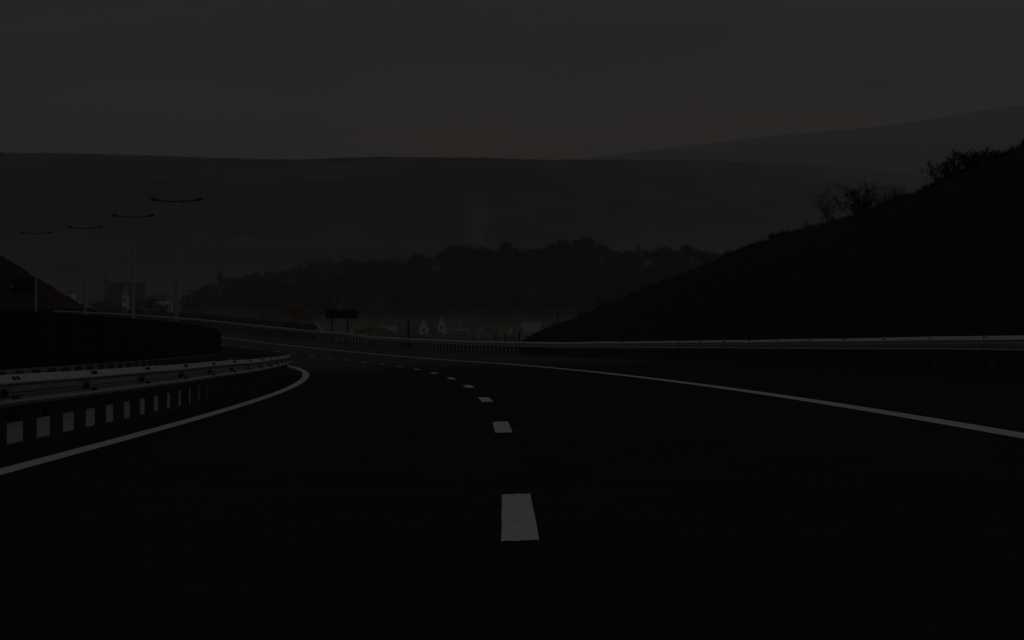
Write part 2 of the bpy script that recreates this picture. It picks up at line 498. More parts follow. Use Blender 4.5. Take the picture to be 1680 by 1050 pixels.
# ------------------------------------------------------------------ dark screen wall in the median
def wall_h(d): return interp(d, [0, 28, 45, 60, 80, 95, 120], [1.54, 1.56, 1.64, 1.70, 1.68, 1.66, 1.64])
root = empty('screen_wall', road(30, -7.05, 0))
tag(root, 'long dark solid screen wall standing behind the second guardrail, ending in a sharp upright edge', 'wall')
d = 14.0
while d < 176:
    mb = MB()
    e = d + 4.0
    for (a, b) in ((d + 0.03, d + 1.35), (d + 1.35, d + 2.67), (d + 2.67, e - 0.03)):
        vs = []
        for dd in (a, b):
            for (o, h) in ((-6.98, -0.2), (-7.06, -0.2), (-7.06, wall_h(dd)), (-6.98, wall_h(dd))):
                vs.append(road(dd, o, 0) + Vector((0, 0, h)))
        mb.add(vs, ((0,1,2,3), (7,6,5,4), (0,4,5,1), (1,5,6,2), (2,6,7,3), (3,7,4,0)))
    o = mb.build('wall_panel', M['screen']); o.parent = root; o.matrix_parent_inverse = Matrix.Translation(-root.location)
    pm = MB(); mx = rmat(d, -7.02, 0)
    pm.box(-0.06, 0.06, -0.03, 0.03, -0.2, wall_h(d) + 0.012, mx)
    o = pm.build('wall_post', M['screen']); o.parent = root; o.matrix_parent_inverse = Matrix.Translation(-root.location)
    d = e

# ------------------------------------------------------------------ far parapet fence with upright bars
PO = 9.5
def fence_h(d): return interp(d, [190, 330], [1.56, 1.42])
FS = 199.0
root = empty('bar_fence', road(FS, PO, 0))
tag(root, 'long low fence of dark upright bars behind the far guardrail, with slanting end brace', 'fence')
def adopt(o, r=root):
    o.parent = r; o.matrix_parent_inverse = Matrix.Translation(-r.location); return o
mb = MB()
mb.tube([road(d, PO, fence_h(d)) for d in np.arange(FS, 420, 2.0)], 0.045, 6)
adopt(mb.build('top_rail', M['post_steel']))
mb = MB()
mb.tube([road(d, PO, 0.55) for d in np.arange(FS, 420, 2.0)], 0.035, 6)
adopt(mb.build('bottom_rail', M['post_steel']))
mb = MB(); ds_ = np.arange(FS, 420, 2.0); vs = []
for q in ds_:
    for (o_, h_) in ((PO - .22, -.2), (PO - .22, .42), (PO + .25, .42), (PO + .25, -.2)): vs.append(road(q, o_, h_))
mb.add(vs, [(i*4+j, i*4+(j+1) % 4, i*4+4+(j+1) % 4, i*4+4+j) for i in range(len(ds_)-1) for j in range(4)] + [(3, 2, 1, 0)])
adopt(mb.build('parapet_base', M['concrete']))
mb = MB(); mb.tube([road(FS, PO, fence_h(FS)), road(FS - 4.6, PO, 0.75)], 0.05, 6)
adopt(mb.build('end_brace', M['steel']))
bm_ = MB(); bm_.box(-0.05, 0.05, -0.13, 0.13, -0.2, 1.40); bme = bm_.mesh('bar'); bme.materials.append(M['black_metal'])
rest = MB(); n_ = 0; d = FS
while d < 420:
    if n_ < 100:
        o = bpy.data.objects.new('bar', bme); COL.objects.link(o); o.matrix_world = rmat(d, PO, 0); adopt(o)
    else:
        rest.box(-0.05, 0.05, -0.13, 0.13, -0.2, 1.36, rmat(d, PO, 0))
    n_ += 1; d += 0.98
o = rest.build('bar_row', M['black_metal']); o['kind'] = 'stuff'; adopt(o)

# ------------------------------------------------------------------ street lamps in the median
def lamp(px, ytop, d, label, first=None):
    c, n, t = frame(d)
    base = road(d, -7.35, -0.1)
    base.x = (px - CX) / F * base.y
    ztop = -(ytop - YH) / F * d
    H = ztop - base.z
    root = empty('street_lamp', base, math.atan2(n.y, n.x) * 0.25)
    tag(root, label, 'street lamp', 'double-armed street lamps in a row')
    if first is None:
        me = {}
        mb = MB(); mb.tube([(0,0,0), (0,0,0.35)], [0.17, 0.17], 14)
        mb.tube([(0,0,0.35), (0,0,3), (0,0,7), (0,0,H-0.2)], [0.16, 0.15, 0.13, 0.105], 14)
        mb.box(-0.2, 0.2, -0.2, 0.2, -0.1, 0.03)
        me['pole'] = mb.mesh('pole'); me['pole'].materials.append(M['pole_steel'])
        for s in (-1, 1):
            mb = MB()
            mb.tube([(s*x, 0, H - 0.22 + 0.17 * (x/1.65)**2.0) for x in (0.0, 0.3, 0.6, 0.9, 1.2, 1.45)], [0.055, 0.052, 0.05, 0.047, 0.044, 0.042], 8)
            me[('arm', s)] = mb.mesh('arm'); me[('arm', s)].materials.append(M['black_metal'])
            mb = MB()
            ax = [(1.22, .05, .04), (1.30, .12, .11), (1.48, .19, .16), (1.70, .20, .15), (1.88, .14, .09), (1.97, .05, .03)]
            n_ = 10; vs = []; fs = []
            for (x, wy, wz) in ax:
                zc_ = H - 0.22 + 0.17 * (x/1.65)**2.0 * (1 if x < 1.6 else 0.86) 
                for k in range(n_):
                    a = 2*math.pi*k/n_
                    vs.append((s*x, wy*math.cos(a), zc_ + wz*math.sin(a)*(1 if math.sin(a) > 0 else 0.6)))
            for i in range(len(ax)-1):
                for k in range(n_):
                    fs.append((i*n_+k, i*n_+(k+1) % n_, (i+1)*n_+(k+1) % n_, (i+1)*n_+k))
            fs.append(tuple(range(n_))); fs.append(tuple((len(ax)-1)*n_+k for k in range(n_)))
            mb.add(vs, fs)
            me[('head', s)] = mb.mesh('lamp_head'); me[('head', s)].materials.append(M['black_metal'])
        mb = MB(); mb.tube([(0,0,H-0.34), (0,0,H-0.12)], 0.085, 12)
        me['collar'] = mb.mesh('collar'); me['collar'].materials.append(M['black_metal'])
        lamp.H = H; lamp.me = me
    sc = H / lamp.H
    me = lamp.me
    root.scale = (1, 1, sc)
    for nm, key in (('pole', 'pole'), ('collar', 'collar'), ('arm', ('arm', -1)), ('arm', ('arm', 1)), ('lamp_head', ('head', -1)), ('lamp_head', ('head', 1))):
        o = bpy.data.objects.new(nm, me[key]); o.parent = root; COL.objects.link(o)
    return root
l0 = lamp(290, 328, 165, 'nearest and tallest of the row of double-armed street lamps, rightmost of the four')
lamp(218.5, 354, 199, 'second street lamp from the right, in front of the large gabled hall', l0)
lamp(139.5, 373, 236, 'third street lamp from the right, where the rusty slope meets the town', l0)
lamp(59, 382, 272, 'farthest street lamp, leftmost of the row, beside the dark blue road sign', l0)

# ------------------------------------------------------------------ ground
XR = np.arange(-30, 700, 1.0)
def corridor(X, Y):
    d = min(max(Y, -30), 460)
    for _ in range(2):
        c, n, t = frame(d)
        d = min(max(d + (X - c.x) * t.x + (Y - c.y) * t.y, -30), 460)
    c, n, t = frame(d)
    o = (X - c.x) * n.x + (Y - c.y) * n.y
    return d, o, c.z
def valley(r): return interp(r, [0, 120, 300, 600, 1000, 1600, 2600, 14000], [-4, -7, -11, -15, -17.5, -18, -16, -10])
def ground_z(X, Y):
    r = math.hypot(X, Y)
    zv = valley(r) + 1.2 * noise.noise(Vector((X * 0.006, Y * 0.006, 0)))
    d, o, zr = corridor(X, Y)
    over = max(0.0, Y - 460)
    if o >= 0:
        z = zr + bank(min(o, 10.5)) - 0.14 - max(0, o - 10.5) / 1.7
        if o < 10.5 and over == 0: return z
        z = max(z - over * 0.1, zv)
        return z
    z = zr + bank(max(o, -20)) - 0.16 - max(0, -o - 21) / 6.0
    if o > -20 and over == 0: return z
    return max(z - over * 0.1, zv)
azs = list(np.arange(-180, -20, 4.0)) + list(np.arange(-20, 20, 0.25)) + list(np.arange(20, 180, 4.0))
rs = [1.0]
while rs[-1] < 10500: rs.append(rs[-1] * (1.035 if rs[-1] < 700 else 1.08) + 0.2)
vs = [(0, 0, ground_z(0, 0))]; fs = []
na = len(azs)
for r_ in rs:
    for a in azs:
        X, Y = r_ * math.sin(R(a)), r_ * math.cos(R(a))
        vs.append((X, Y, ground_z(X, Y)))
for k in range(na):
    fs.append((0, 1 + (k+1) % na, 1 + k))
for i in range(len(rs) - 1):
    for k in range(na):
        a, b = 1 + i*na + k, 1 + i*na + (k+1) % na
        fs.append((a, b, b + na, a + na))
me = bpy.data.meshes.new('ground'); me.from_pydata(vs, [], fs); me.update()
tag(link('ground', me, M['ground'], None, True), kind='structure')

# ------------------------------------------------------------------ right hillside
CR_X = [850, 862, 880, 900, 948, 1008, 1062, 1121, 1170, 1220, 1280, 1343, 1399, 1461, 1506, 1532, 1545, 1585, 1613, 1649, 1680, 1760, 1900]
CR_Y = [563, 556, 546, 537, 521, 496, 474, 450, 430, 406, 386, 369, 355, 331, 315, 304, 297, 279, 267, 252, 237, 205, 150]
CR_D = [240, 238, 234, 230, 222, 212, 203, 192, 183, 175, 165, 153, 146, 138, 132, 129, 128, 124, 121, 117, 114, 105, 92]
toe = []; crest = []
rn = random.Random(11)
for px in list(np.arange(850, 912, 4.0)):
    dt = interp(px, [850, 880, 912], [232, 165, 112])
    g = ground_z((px - CX)/F*dt, dt)
    toe.append(Vector(((px - CX)/F*dt, dt, g)))
    crest.append(at(px, interp(px, CR_X, CR_Y), interp(px, CR_X, CR_D)))
for d in list(np.arange(110, 20, -0.6)) + list(np.arange(20, -40, -1.5)):
    p = road(d, 10.0, -0.12)
    toe.append(p)
    px = CX + F * p.x / p.y if p.y > 1 else 1e9
    if px < 1900:
        crest.append(at(px, interp(px, CR_X, CR_Y), interp(px, CR_X, CR_D)))
    else:
        az = math.degrees(math.atan2(p.x, p.y))
        rr = interp(az, [16.4, 25, 40, 70, 170], [96, 74, 62, 56, 60])
        el = interp(az, [16.4, 25, 40, 70, 110, 170], [5.4, 7.6, 10.5, 12, 11, 8])
        crest.append(Vector((rr*math.sin(R(az)), rr*math.cos(R(az)), rr*math.tan(R(el)))))
rows = 22; vs = []; fs = []; nc = len(toe)
for i in range(rows + 1):
    t = i / rows
    for j in range(nc):
        p = toe[j].lerp(crest[j], t)
        w = math.sin(math.pi * t)
        p.z += 0.35 * w * noise.noise(p * 0.12) + 0.12 * w * noise.noise(p * 0.6)
        p.z += 0.06 * w * (crest[j].z - toe[j].z) - (0.3 * (1 - t) ** 8)
        if i == rows: p.z += 0.07 * noise.noise(p * 0.9) + 0.05 * noise.noise(p * 3.1)
        vs.append(p)
for (dr, dz) in ((8, -0.4), (30, -3.0), (90, -14), (190, -45)):
    for j in range(nc):
        q = crest[j]; u = Vector((q.x, q.y, 0)).normalized()
        sgn = u if j > 6 else u
        vs.append(Vector((q.x, q.y, max(q.z + dz, -22))) + sgn * dr)
for i in range(rows + 4):
    for j in range(nc - 1):
        fs.append((i*nc+j, i*nc+j+1, (i+1)*nc+j+1, (i+1)*nc+j))
me = bpy.data.meshes.new('hillside'); me.from_pydata(vs, [], fs); me.update()
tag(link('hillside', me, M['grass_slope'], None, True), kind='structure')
def crest_pt(px, dd=0.0, dy=0.0):
    d = interp(px, CR_X, CR_D) + dd
    return at(px, interp(px, CR_X, CR_Y) + dy, d)

# grass tufts along the crest
rn = random.Random(5)
vs = []; fs = []
def blade(p, h, w, lean):
    a = rn.uniform(0, math.pi)
    u = Vector((math.cos(a), math.sin(a), 0)) * w
    k = len(vs)
    top = p + Vector((lean[0], lean[1], h))
    mid = p + Vector((lean[0]*0.35, lean[1]*0.35, h*0.6))
    vs.extend([p - u, p + u, mid + u*0.6, mid - u*0.6, top])
    fs.append((k, k+1, k+2, k+3)); fs.append((k+3, k+2, k+4))
for i in range(9000):
    px = rn.uniform(856, 1700)
    dens = 0.45 + 0.9 * noise.noise(Vector((px * 0.045, 3.3, 0)))
    if rn.random() > dens + 0.35: continue
    p = crest_pt(px, rn.uniform(-2.5, 1.0), rn.uniform(0, 3))
    tall = max(0.0, noise.noise(Vector((px * 0.07, 7.7, 0)))) * 0.9
    h = rn.uniform(0.10, 0.30) + tall * rn.random()
    p.z -= 0.12
    blade(p, h + 0.12, rn.uniform(0.008, 0.02), (rn.gauss(0, 0.12), rn.gauss(0, 0.1)))
me = bpy.data.meshes.new('grass'); me.from_pydata(vs, [], fs); me.update()
tag(link('grass', me, M['blade']), 'dry grass tufts along the crest of the dark hillside', None, None, 'stuff')

# ------------------------------------------------------------------ shrubs on the crest
def shrub(label, px, w_px, h_px, seed, leaves, spread=1.0, arch=None, stems=9, dy=2):
    d = interp(px, CR_X, CR_D)
    base = crest_pt(px, 0.3, dy)
    W, H = w_px / F * d, h_px / F * d
    r_ = random.Random(seed)
    root = empty('shrub', base); tag(root, label, 'shrub', 'shrubs on the crest of the dark hillside')
    tw = MB(); lv = []; tips = []
    def grow(p, dirv, ln, rad, depth):
        n_ = 4; pts = [p.copy()]; q = p.copy(); dv = dirv.copy()
        for i in range(n_):
            dv = (dv + Vector((r_.gauss(0, .16), r_.gauss(0, .16), r_.gauss(0.02, .12)))).normalized()
            q = q + dv * ln / n_; pts.append(q.copy())
            if depth > 0:
                for _ in range(r_.choice((1, 2))):
                    side = (dv + Vector((r_.gauss(0, .75), r_.gauss(0, .5), r_.gauss(0.15, .5)))).normalized()
                    grow(q, side, ln * r_.uniform(.30, .55), rad * .55, depth - 1)
            else:
                tips.append(q.copy())
        tw.tube(pts, [rad, rad*.85, rad*.7, rad*.5, rad*.25], 4, False)
    for i in range(stems):
        a = r_.uniform(-1, 1)
        b = Vector((r_.uniform(-.5, .5) * W * 0.55, r_.uniform(-.3, .3) * W * .5, -0.1))
        dv = Vector((a * 0.75 * spread, r_.uniform(-.5, .5), 1.0)).normalized()
        grow(b, dv, H * r_.uniform(.55, .8), r_.uniform(.012, .02), 2)
    if arch:
        pts = [Vector((x / F * d, 0, -y / F * d)) for (x, y) in arch]
        tw.tube(pts, [0.035 - 0.025 * i / (len(pts)-1) for i in range(len(pts))], 5, False)
        for i in range(1, len(pts)):
            for _ in range(3):
                dv = Vector((r_.gauss(-.2, .5), r_.gauss(0, .3), r_.gauss(.3, .4))).normalized()
                grow(pts[i].lerp(pts[i-1], r_.random()), dv, 0.35, 0.009, 0)
            for _ in range(14): tips.append(pts[i].lerp(pts[i-1], r_.random()))
    tw.build('branches', M['twig'], root)
    if leaves:
        vs = []; fs = []
        for _ in range(leaves):
            c = tips[r_.randrange(len(tips))] + Vector((r_.gauss(0, .05), r_.gauss(0, .05), r_.gauss(0, .05)))
            u = Vector((r_.gauss(0, 1), r_.gauss(0, 1), r_.gauss(0, 1))).normalized()
            v = u.cross(Vector((r_.gauss(0, 1), r_.gauss(0, 1), r_.gauss(0, 1)))).normalized()
            s = r_.uniform(.025, .06)
            k = len(vs); vs.extend([c - u*s, c + v*s*.6, c + u*s, c - v*s*.6]); fs.append((k, k+1, k+2, k+3))
        me = bpy.data.meshes.new('leaves'); me.from_pydata(vs, [], fs); me.update()
        link('leaves', me, M['leaf_dark'], root)
    return root
shrub('bare shrub of fine upright twigs, lowest bush on the right hillside', 1358, 44, 64, 1, 200, 0.8, stems=13)
shrub('leafy shrub with one long arching branch reaching up to the left', 1406, 60, 52, 2, 3600, 1.3,
      arch=[(0, 0), (2, -22), (-6, -34), (-16, -42), (-26, -47), (-34, -50)], stems=20)
shrub('thin leafless shrub of curved twigs just above the arching bush', 1452, 60, 42, 3, 160, 1.5, stems=12)
shrub('tiny tuft of a shrub between the two groups of bushes', 1519, 18, 14, 4, 150, 1.0, stems=4)
shrub('dense leafy shrub at the lower end of the upper bush group', 1546, 40, 38, 5, 2200, 1.1, stems=15)
shrub('widest leafy shrub in the middle of the upper bush group', 1586, 48, 40, 6, 2600, 1.2, stems=17)
shrub('low spreading leafy shrub at the upper end of the bush group', 1622, 44, 24, 7, 1000, 1.5, stems=11)
shrub('small round leafy shrub at the right edge of the photo', 1678, 20, 14, 8, 400, 1.0, stems=5)
shrub('very small twiggy bush low on the crest of the hillside', 1268, 20, 12, 9, 120, 1.2, stems=4)

# stakes on the hillside and posts behind the guardrail
def stake(px, y0, y1, d, w, label, cat='stake', grp='wooden stakes rising along the hillside'):
    b = at(px, y1 + 3, d); H = (y1 + 3 - y0) / F * d
    root = empty('stake', b); tag(root, label, cat, grp)
    mb = MB(); r_ = random.Random(int(px)); lx = r_.uniform(-.02, .02)
    mb.tube([(0, 0, -0.2), (lx*.5, 0, H*.5), (lx, 0, H)], [w, w*.95, w*.85], 7)
    mb.build('shaft', M['twig'], root)
    mb = MB(); mb.tube([(lx, 0, H), (lx, 0, H + .05)], [w*1.1, w*.5], 7)
    mb.build('cap', M['black_metal'], root)
stake(1053, 453, 474, 202, .055, 'thin stake highest up the hillside, tallest of the row')
stake(981, 488, 506, 215, .055, 'thin stake second highest on the hillside crest')
stake(915, 514, 530, 227, .055, 'thin stake on the crest just above the foot of the hillside')
stake(852, 544, 562, 232, .065, 'stake standing right at the foot of the dark hillside')
stake(828, 547, 563, 240, .06, 'stake just left of the foot of the hillside, in front of the houses')
stake(812, 549, 564, 250, .05, 'shortest stake, leftmost of the row behind the guardrail')
stake(670, 527, 562, 175, .075, 'lone thick dark pole behind the guardrail, left of the white gabled house', 'pole', None)

# ------------------------------------------------------------------ signs
def board_sign(label, px0, px1, y0, y1, d, posts, ybase, face, marks=()):
    c = at((px0+px1)/2, y1, d); W = (px1-px0)/F*d; H = (y1-y0)/F*d
    base = Vector((c.x, c.y, -(ybase-YH)/F*d))
    root = empty('road_sign', base); tag(root, label, 'road sign')
    z0 = c.z - base.z
    mb = MB(); mb.box(-W/2, W/2, -0.03, 0.03, z0, z0+H); mb.build('sign_panel', face, root)
    mb = MB()
    for (a, b, e, f) in ((-W/2-.03, W/2+.03, z0-.05, z0), (-W/2-.03, W/2+.03, z0+H, z0+H+.05), (-W/2-.05, -W/2, z0, z0+H), (W/2, W/2+.05, z0, z0+H)):
        mb.box(a, b, -0.04, 0.04, e, f)
    mb.build('frame', M['black_metal'], root)
    for p in posts:
        x = (p - (px0+px1)/2)/F*d
        mb = MB(); mb.tube([(x, .1, -.4), (x, .1, z0+H*.9)], .07, 8); mb.build('post', M['black_metal'], root)
    for (p, a, b, w) in marks:
        x = (p - (px0+px1)/2)/F*d
        mb = MB(); mb.box(x-w/F*d/2, x+w/F*d/2, -0.04, -0.032, z0+(y1-b)/F*d, z0+(y1-a)/F*d); mb.build('mark', M['sign_white'], root)
    return root
board_sign('wide dark board on two thin legs behind the far guardrail', 535, 586, 509, 521.5, 206, (545, 570), 556, M['black_metal'])
board_sign('large dark blue road sign at the foot of the rusty slope on the left', 17, 57, 457, 481, 330, (21, 37, 52), 506, M['sign_blue'], ((20, 465, 471, 2.6),))

# ------------------------------------------------------------------ rusty slope on the left
def ridge(name, xs, ys, d_top, d_base, z_base, m, cols=(-200, 1900, 6), rows=26, relief=1.0, rough=0.0, seed=0, power=1.0, back=0.25, rfreq=1.0):
    px = np.arange(cols[0], cols[1] + 1, cols[2]); vs = []; fs = []
    f = pchip(xs, ys)
    dt = d_top if callable(d_top) else (lambda p: d_top)
    db = d_base if callable(d_base) else (lambda p: d_base)
    for i in range(rows + 1):
        t = i / rows
        for p in px:
            d = lerp(db(p), dt(p), t)
            ztop = -(f(p) - YH) / F * dt(p)
            X = (p - CX) / F * d
            z = lerp(z_base, ztop, t ** power)
            q = Vector((X, d, 0)) * (rfreq / dt(p) * 9) + Vector((seed * 7.1, 0, 0))
            w = math.sin(math.pi * t) * (1 - t) ** 1.2 if t < 1 else 0
            z += relief * w * (noise.fractal(q, 0.9, 2.1, 5) * 0.16) * (ztop - z_base)
            if i == rows and rough:
                z += rough * (noise.noise(Vector((p * 0.11, seed, 0))) + 0.6 * noise.noise(Vector((p * 0.37, seed, 5))) + 0.5 * abs(noise.noise(Vector((p * 0.8, seed, 9)))))
            vs.append((X, d, z))
    for (k, dz) in ((back*0.4, -0.10), (back, -0.6), (back*1.6, -1.1)):
        for p in px:
            d = dt(p) * (1 + k); ztop = -(f(p) - YH) / F * dt(p)
            vs.append(((p - CX) / F * d, d, ztop + dz * (ztop - z_base)))
    n_ = len(px)
    for i in range(rows + 3):
        for j in range(n_ - 1):
            fs.append((i*n_+j, i*n_+j+1, (i+1)*n_+j+1, (i+1)*n_+j))
    me = bpy.data.meshes.new(name); me.from_pydata(vs, [], fs); me.update()
    o = link(name, me, m, None, True); tag(o, kind='structure')
    return o
ridge('rusty_slope', [-900, -400, -120, 0, 30, 60, 90, 112, 135, 160, 200], [230, 280, 362, 418, 437, 455, 474, 487, 500, 511, 530],
      lambda p: interp(p, [-900, 0, 135, 200], [380, 430, 500, 520]), lambda p: interp(p, [-900, 0, 135, 200], [300, 350, 450, 500]), -3.5, M['red_slope'],
      cols=(-900, 200, 4), rows=14, relief=0.5, rough=0.6, seed=3, back=0.2)

# ------------------------------------------------------------------ hills
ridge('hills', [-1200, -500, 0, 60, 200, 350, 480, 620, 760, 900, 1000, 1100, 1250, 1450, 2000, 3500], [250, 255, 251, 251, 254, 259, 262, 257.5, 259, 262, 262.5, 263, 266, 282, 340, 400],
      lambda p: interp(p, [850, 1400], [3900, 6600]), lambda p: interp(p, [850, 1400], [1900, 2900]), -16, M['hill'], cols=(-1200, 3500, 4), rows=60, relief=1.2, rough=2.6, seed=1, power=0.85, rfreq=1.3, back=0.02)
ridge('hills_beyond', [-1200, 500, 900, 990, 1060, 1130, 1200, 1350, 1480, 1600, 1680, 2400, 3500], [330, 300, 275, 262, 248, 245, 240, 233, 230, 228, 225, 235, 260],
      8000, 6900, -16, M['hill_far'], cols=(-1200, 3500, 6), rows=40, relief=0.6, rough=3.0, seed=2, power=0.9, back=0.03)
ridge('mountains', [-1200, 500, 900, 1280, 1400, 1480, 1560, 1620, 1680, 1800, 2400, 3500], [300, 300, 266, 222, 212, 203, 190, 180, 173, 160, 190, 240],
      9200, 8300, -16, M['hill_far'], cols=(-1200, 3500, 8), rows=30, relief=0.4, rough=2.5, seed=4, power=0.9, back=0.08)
# unseen hills added behind the camera, darkening the horizon mirrored in the steel posts
for (a0, a1, seed) in ((60, 180, 21), (180, 300, 22)):
    vs = []; fs = []; aa = np.arange(a0, a1 + 1, 2.0)
    for (r_, h) in ((150, -6), (260, 8), (420, 22), (700, 45), (900, 40), (1100, -20)):
        for a in aa:
            hh = h + (0 if h < 0 else 10 * noise.noise(Vector((a * 0.07, r_ * 0.003, seed))))
            vs.append((r_ * math.sin(R(a)), r_ * math.cos(R(a)), hh))
    n_ = len(aa)
    for i in range(5):
        for j in range(n_ - 1): fs.append((i*n_+j, i*n_+j+1, (i+1)*n_+j+1, (i+1)*n_+j))
    me = bpy.data.meshes.new('added_hills_behind'); me.from_pydata(vs, [], fs); me.update()
    tag(link('added_hills_behind', me, M['hill'], None, True), kind='structure')

# ------------------------------------------------------------------ wooded hill
WX = [200, 290, 330, 360, 420, 480, 560, 640, 700, 760, 830, 900, 945, 1000, 1050, 1120, 1180, 1240, 1400, 1700]
WY = [506, 500, 488, 474, 462, 457, 446, 448, 440, 425, 426, 424, 417, 428, 430, 426, 432, 428, 425, 440]
wf = pchip(WX, WY)
ridge('wooded_hill', WX, [y + 10 for y in WY], 1500, lambda p: 1180, -17.6, M['leaf_wood'], cols=(200, 1700, 6), rows=16, relief=0.25, seed=6, power=0.75, back=0.2)
def wood_surface(px, t):
    d = lerp(1180, 1500, t)
    ztop = -(wf(px) - YH) / F * 1500
    return Vector(((px - CX) / F * d, d, lerp(-17.6, ztop, t ** 0.75)))

def crown_arrays(seed, h, w, nclump, nleaf, ls, trunk=0.28, flat=0.75):
    r = np.random.RandomState(seed)
    cz_ = trunk * h + (h * (1 - trunk)) * 0.52
    rad = np.array([w/2, w/2, h*(1-trunk)/2])
    dirs = r.normal(size=(nclump, 3)); dirs /= np.linalg.norm(dirs, axis=1)[:, None]
    cen = dirs * rad * (r.uniform(0.35, 0.82, size=(nclump, 1))) + np.array([0, 0, cz_])
    cr_ = r.uniform(0.20, 0.36, size=nclump) * w * 0.8
    idx = r.randint(0, nclump, nleaf)
    dd = r.normal(size=(nleaf, 3)); dd /= np.linalg.norm(dd, axis=1)[:, None]
    pos = cen[idx] + dd * (cr_[idx] * r.uniform(0.6, 1.05, nleaf))[:, None] * np.array([1, 1, flat])
    u = r.normal(size=(nleaf, 3)); u -= dd * (u * dd).sum(1)[:, None] * 0.6; u /= np.linalg.norm(u, axis=1)[:, None]
    v = np.cross(u, dd + 0.5 * r.normal(size=(nleaf, 3))); v /= np.linalg.norm(v, axis=1)[:, None]
    s = r.uniform(0.5, 1.1, nleaf)[:, None] * ls
    q = np.stack([pos - u*s, pos + v*s*0.75, pos + u*s, pos - v*s*0.75], 1)
    return q.reshape(-1, 3), cen
def quad_mesh(name, V, m):
    n_ = len(V) // 4
    me = bpy.data.meshes.new(name)
    me.vertices.add(len(V)); me.vertices.foreach_set('co', V.astype(np.float32).ravel())
    me.loops.add(n_*4); me.loops.foreach_set('vertex_index', np.arange(n_*4, dtype=np.int32))
    me.polygons.add(n_); me.polygons.foreach_set('loop_start', np.arange(0, n_*4, 4, dtype=np.int32))
    me.polygons.foreach_set('loop_total', np.full(n_, 4, dtype=np.int32))
    me.update(calc_edges=True); me.materials.append(m)
    return me
def tree_meshes(seed, h, w, m, nclump=16, nleaf=1500, ls=0.45, trunk=0.28):
    V, cen = crown_arrays(seed, h, w, nclump, nleaf, ls, trunk)
    cm = quad_mesh('crown', V, m)
    mb = MB(); r_ = random.Random(seed)
    mb.tube([(0, 0, -1.5), (0.1, 0, h*trunk), (0.15, 0.1, h*.55), (0.1, 0.1, h*.8)], [h*.028, h*.02, h*.012, h*.004], 7)
    for c in cen[:8]:
        z = h * r_.uniform(trunk, .5)
        p0 = Vector((0.1, 0.05, z)); p1 = Vector(c)
        mb.tube([p0, p0.lerp(p1, .5) + Vector((0, 0, .4)), p1], [h*.009, h*.006, h*.002], 5, False)
    tm = mb.mesh('trunk'); tm.materials.append(M['trunk'])
    return tm, cm
def place_tree(meshes, loc, label, group, s=(1, 1, 1), rz=0, name='tree', cat='tree'):
    root = empty(name, loc, rz); root.scale = s
    tag(root, label, cat, group)
    for nm, me in zip(('trunk', 'crown'), meshes):
        o = bpy.data.objects.new(nm, me); o.parent = root; COL.objects.link(o)
    return root
T_dark = [tree_meshes(31+i, 11, w, M['leaf_wood'], 16, 1700, 0.42, 0.2) for i, w in enumerate((12, 15, 10, 18))]
T_rust = [tree_meshes(51+i, 10, w, M['leaf_rust'], 14, 1300, 0.42, 0.22) for i, w in enumerate((9, 12))]
rn = random.Random(77)
px = 318.0
GW = 'trees on the skyline of the wooded hill'
while px < 1235:
    rust = (405 < px < 480) or (985 < px < 1045) or (px > 1165)
    if abs(px - 362) < 9: px += 8; continue
    tset = T_rust if rust and rn.random() < .75 else T_dark
    k = rn.randrange(len(tset))
    p = wood_surface(px, rn.uniform(.93, 1.0)); p.z -= 0.8
    ysky = {True: 1, False: 1}[rust]
    s = rn.uniform(.72, 1.12)
    # larger rounded crowns where the photo shows domes
    for c0 in (560, 765, 830, 925, 952, 1118):
        if abs(px - c0) < 22: s *= 1.18
    s *= interp(px, [318, 420, 760], [.75, .85, 1.0])
    lab = 'rusty brown tree on the skyline of the wooded hill' if tset is T_rust else 'dark round-crowned tree on the skyline of the wooded hill'
    place_tree(tset[k], p, lab, ('rusty ' if tset is T_rust else 'dark ') + GW, (s*rn.uniform(.9, 1.15), s, s*rn.uniform(.85, 1.05)), rn.uniform(0, 6))
    px += rn.uniform(11, 24)
tn = tree_meshes(81, 16, 5.2, M['leaf_wood'], 14, 1700, 0.42, 0.06)
p = wood_surface(362, .96); place_tree(tn, p, 'tall narrow dark tree at the left end of the wooded hill', None, (1, 1, 0.95))
tb = tree_meshes(82, 17, 4.0, M['leaf_wood'], 8, 260, 0.35, 0.3)
p = wood_surface(1047, .98); place_tree(tb, p, 'thin almost bare tall tree poking above the wooded skyline on the right', None, (1, 1, 1))
# the mass of the wood below the skyline
Vs = []
rs_ = np.random.RandomState(9)
bank_crowns = [crown_arrays(200+i, 10, 12, 8, 230, 0.70, 0.12)[0] for i in range(6)]
for i in range(1000):
    px = rs_.uniform(300, 1300); t = rs_.uniform(0.03, 1.0) ** .8
    if px < 420 and t < .35: continue
    b = wood_surface(px, t)
    s = rs_.uniform(.7, 1.15) * interp(px, [300, 420, 760], [.75, .9, 1.0]); a = rs_.uniform(0, 6.28)
    V = bank_crowns[i % 6] * s
    V = V @ np.array([[math.cos(a), math.sin(a), 0], [-math.sin(a), math.cos(a), 0], [0, 0, 1]])
    Vs.append(V + np.array([b.x, b.y, b.z - 1.0]))
wd = bpy.data.objects.new('wood', quad_mesh('wood', np.concatenate(Vs), M['leaf_wood'])); COL.objects.link(wd)
tag(wd, 'dark dense wood covering the low hill above the town', None, None, 'stuff')

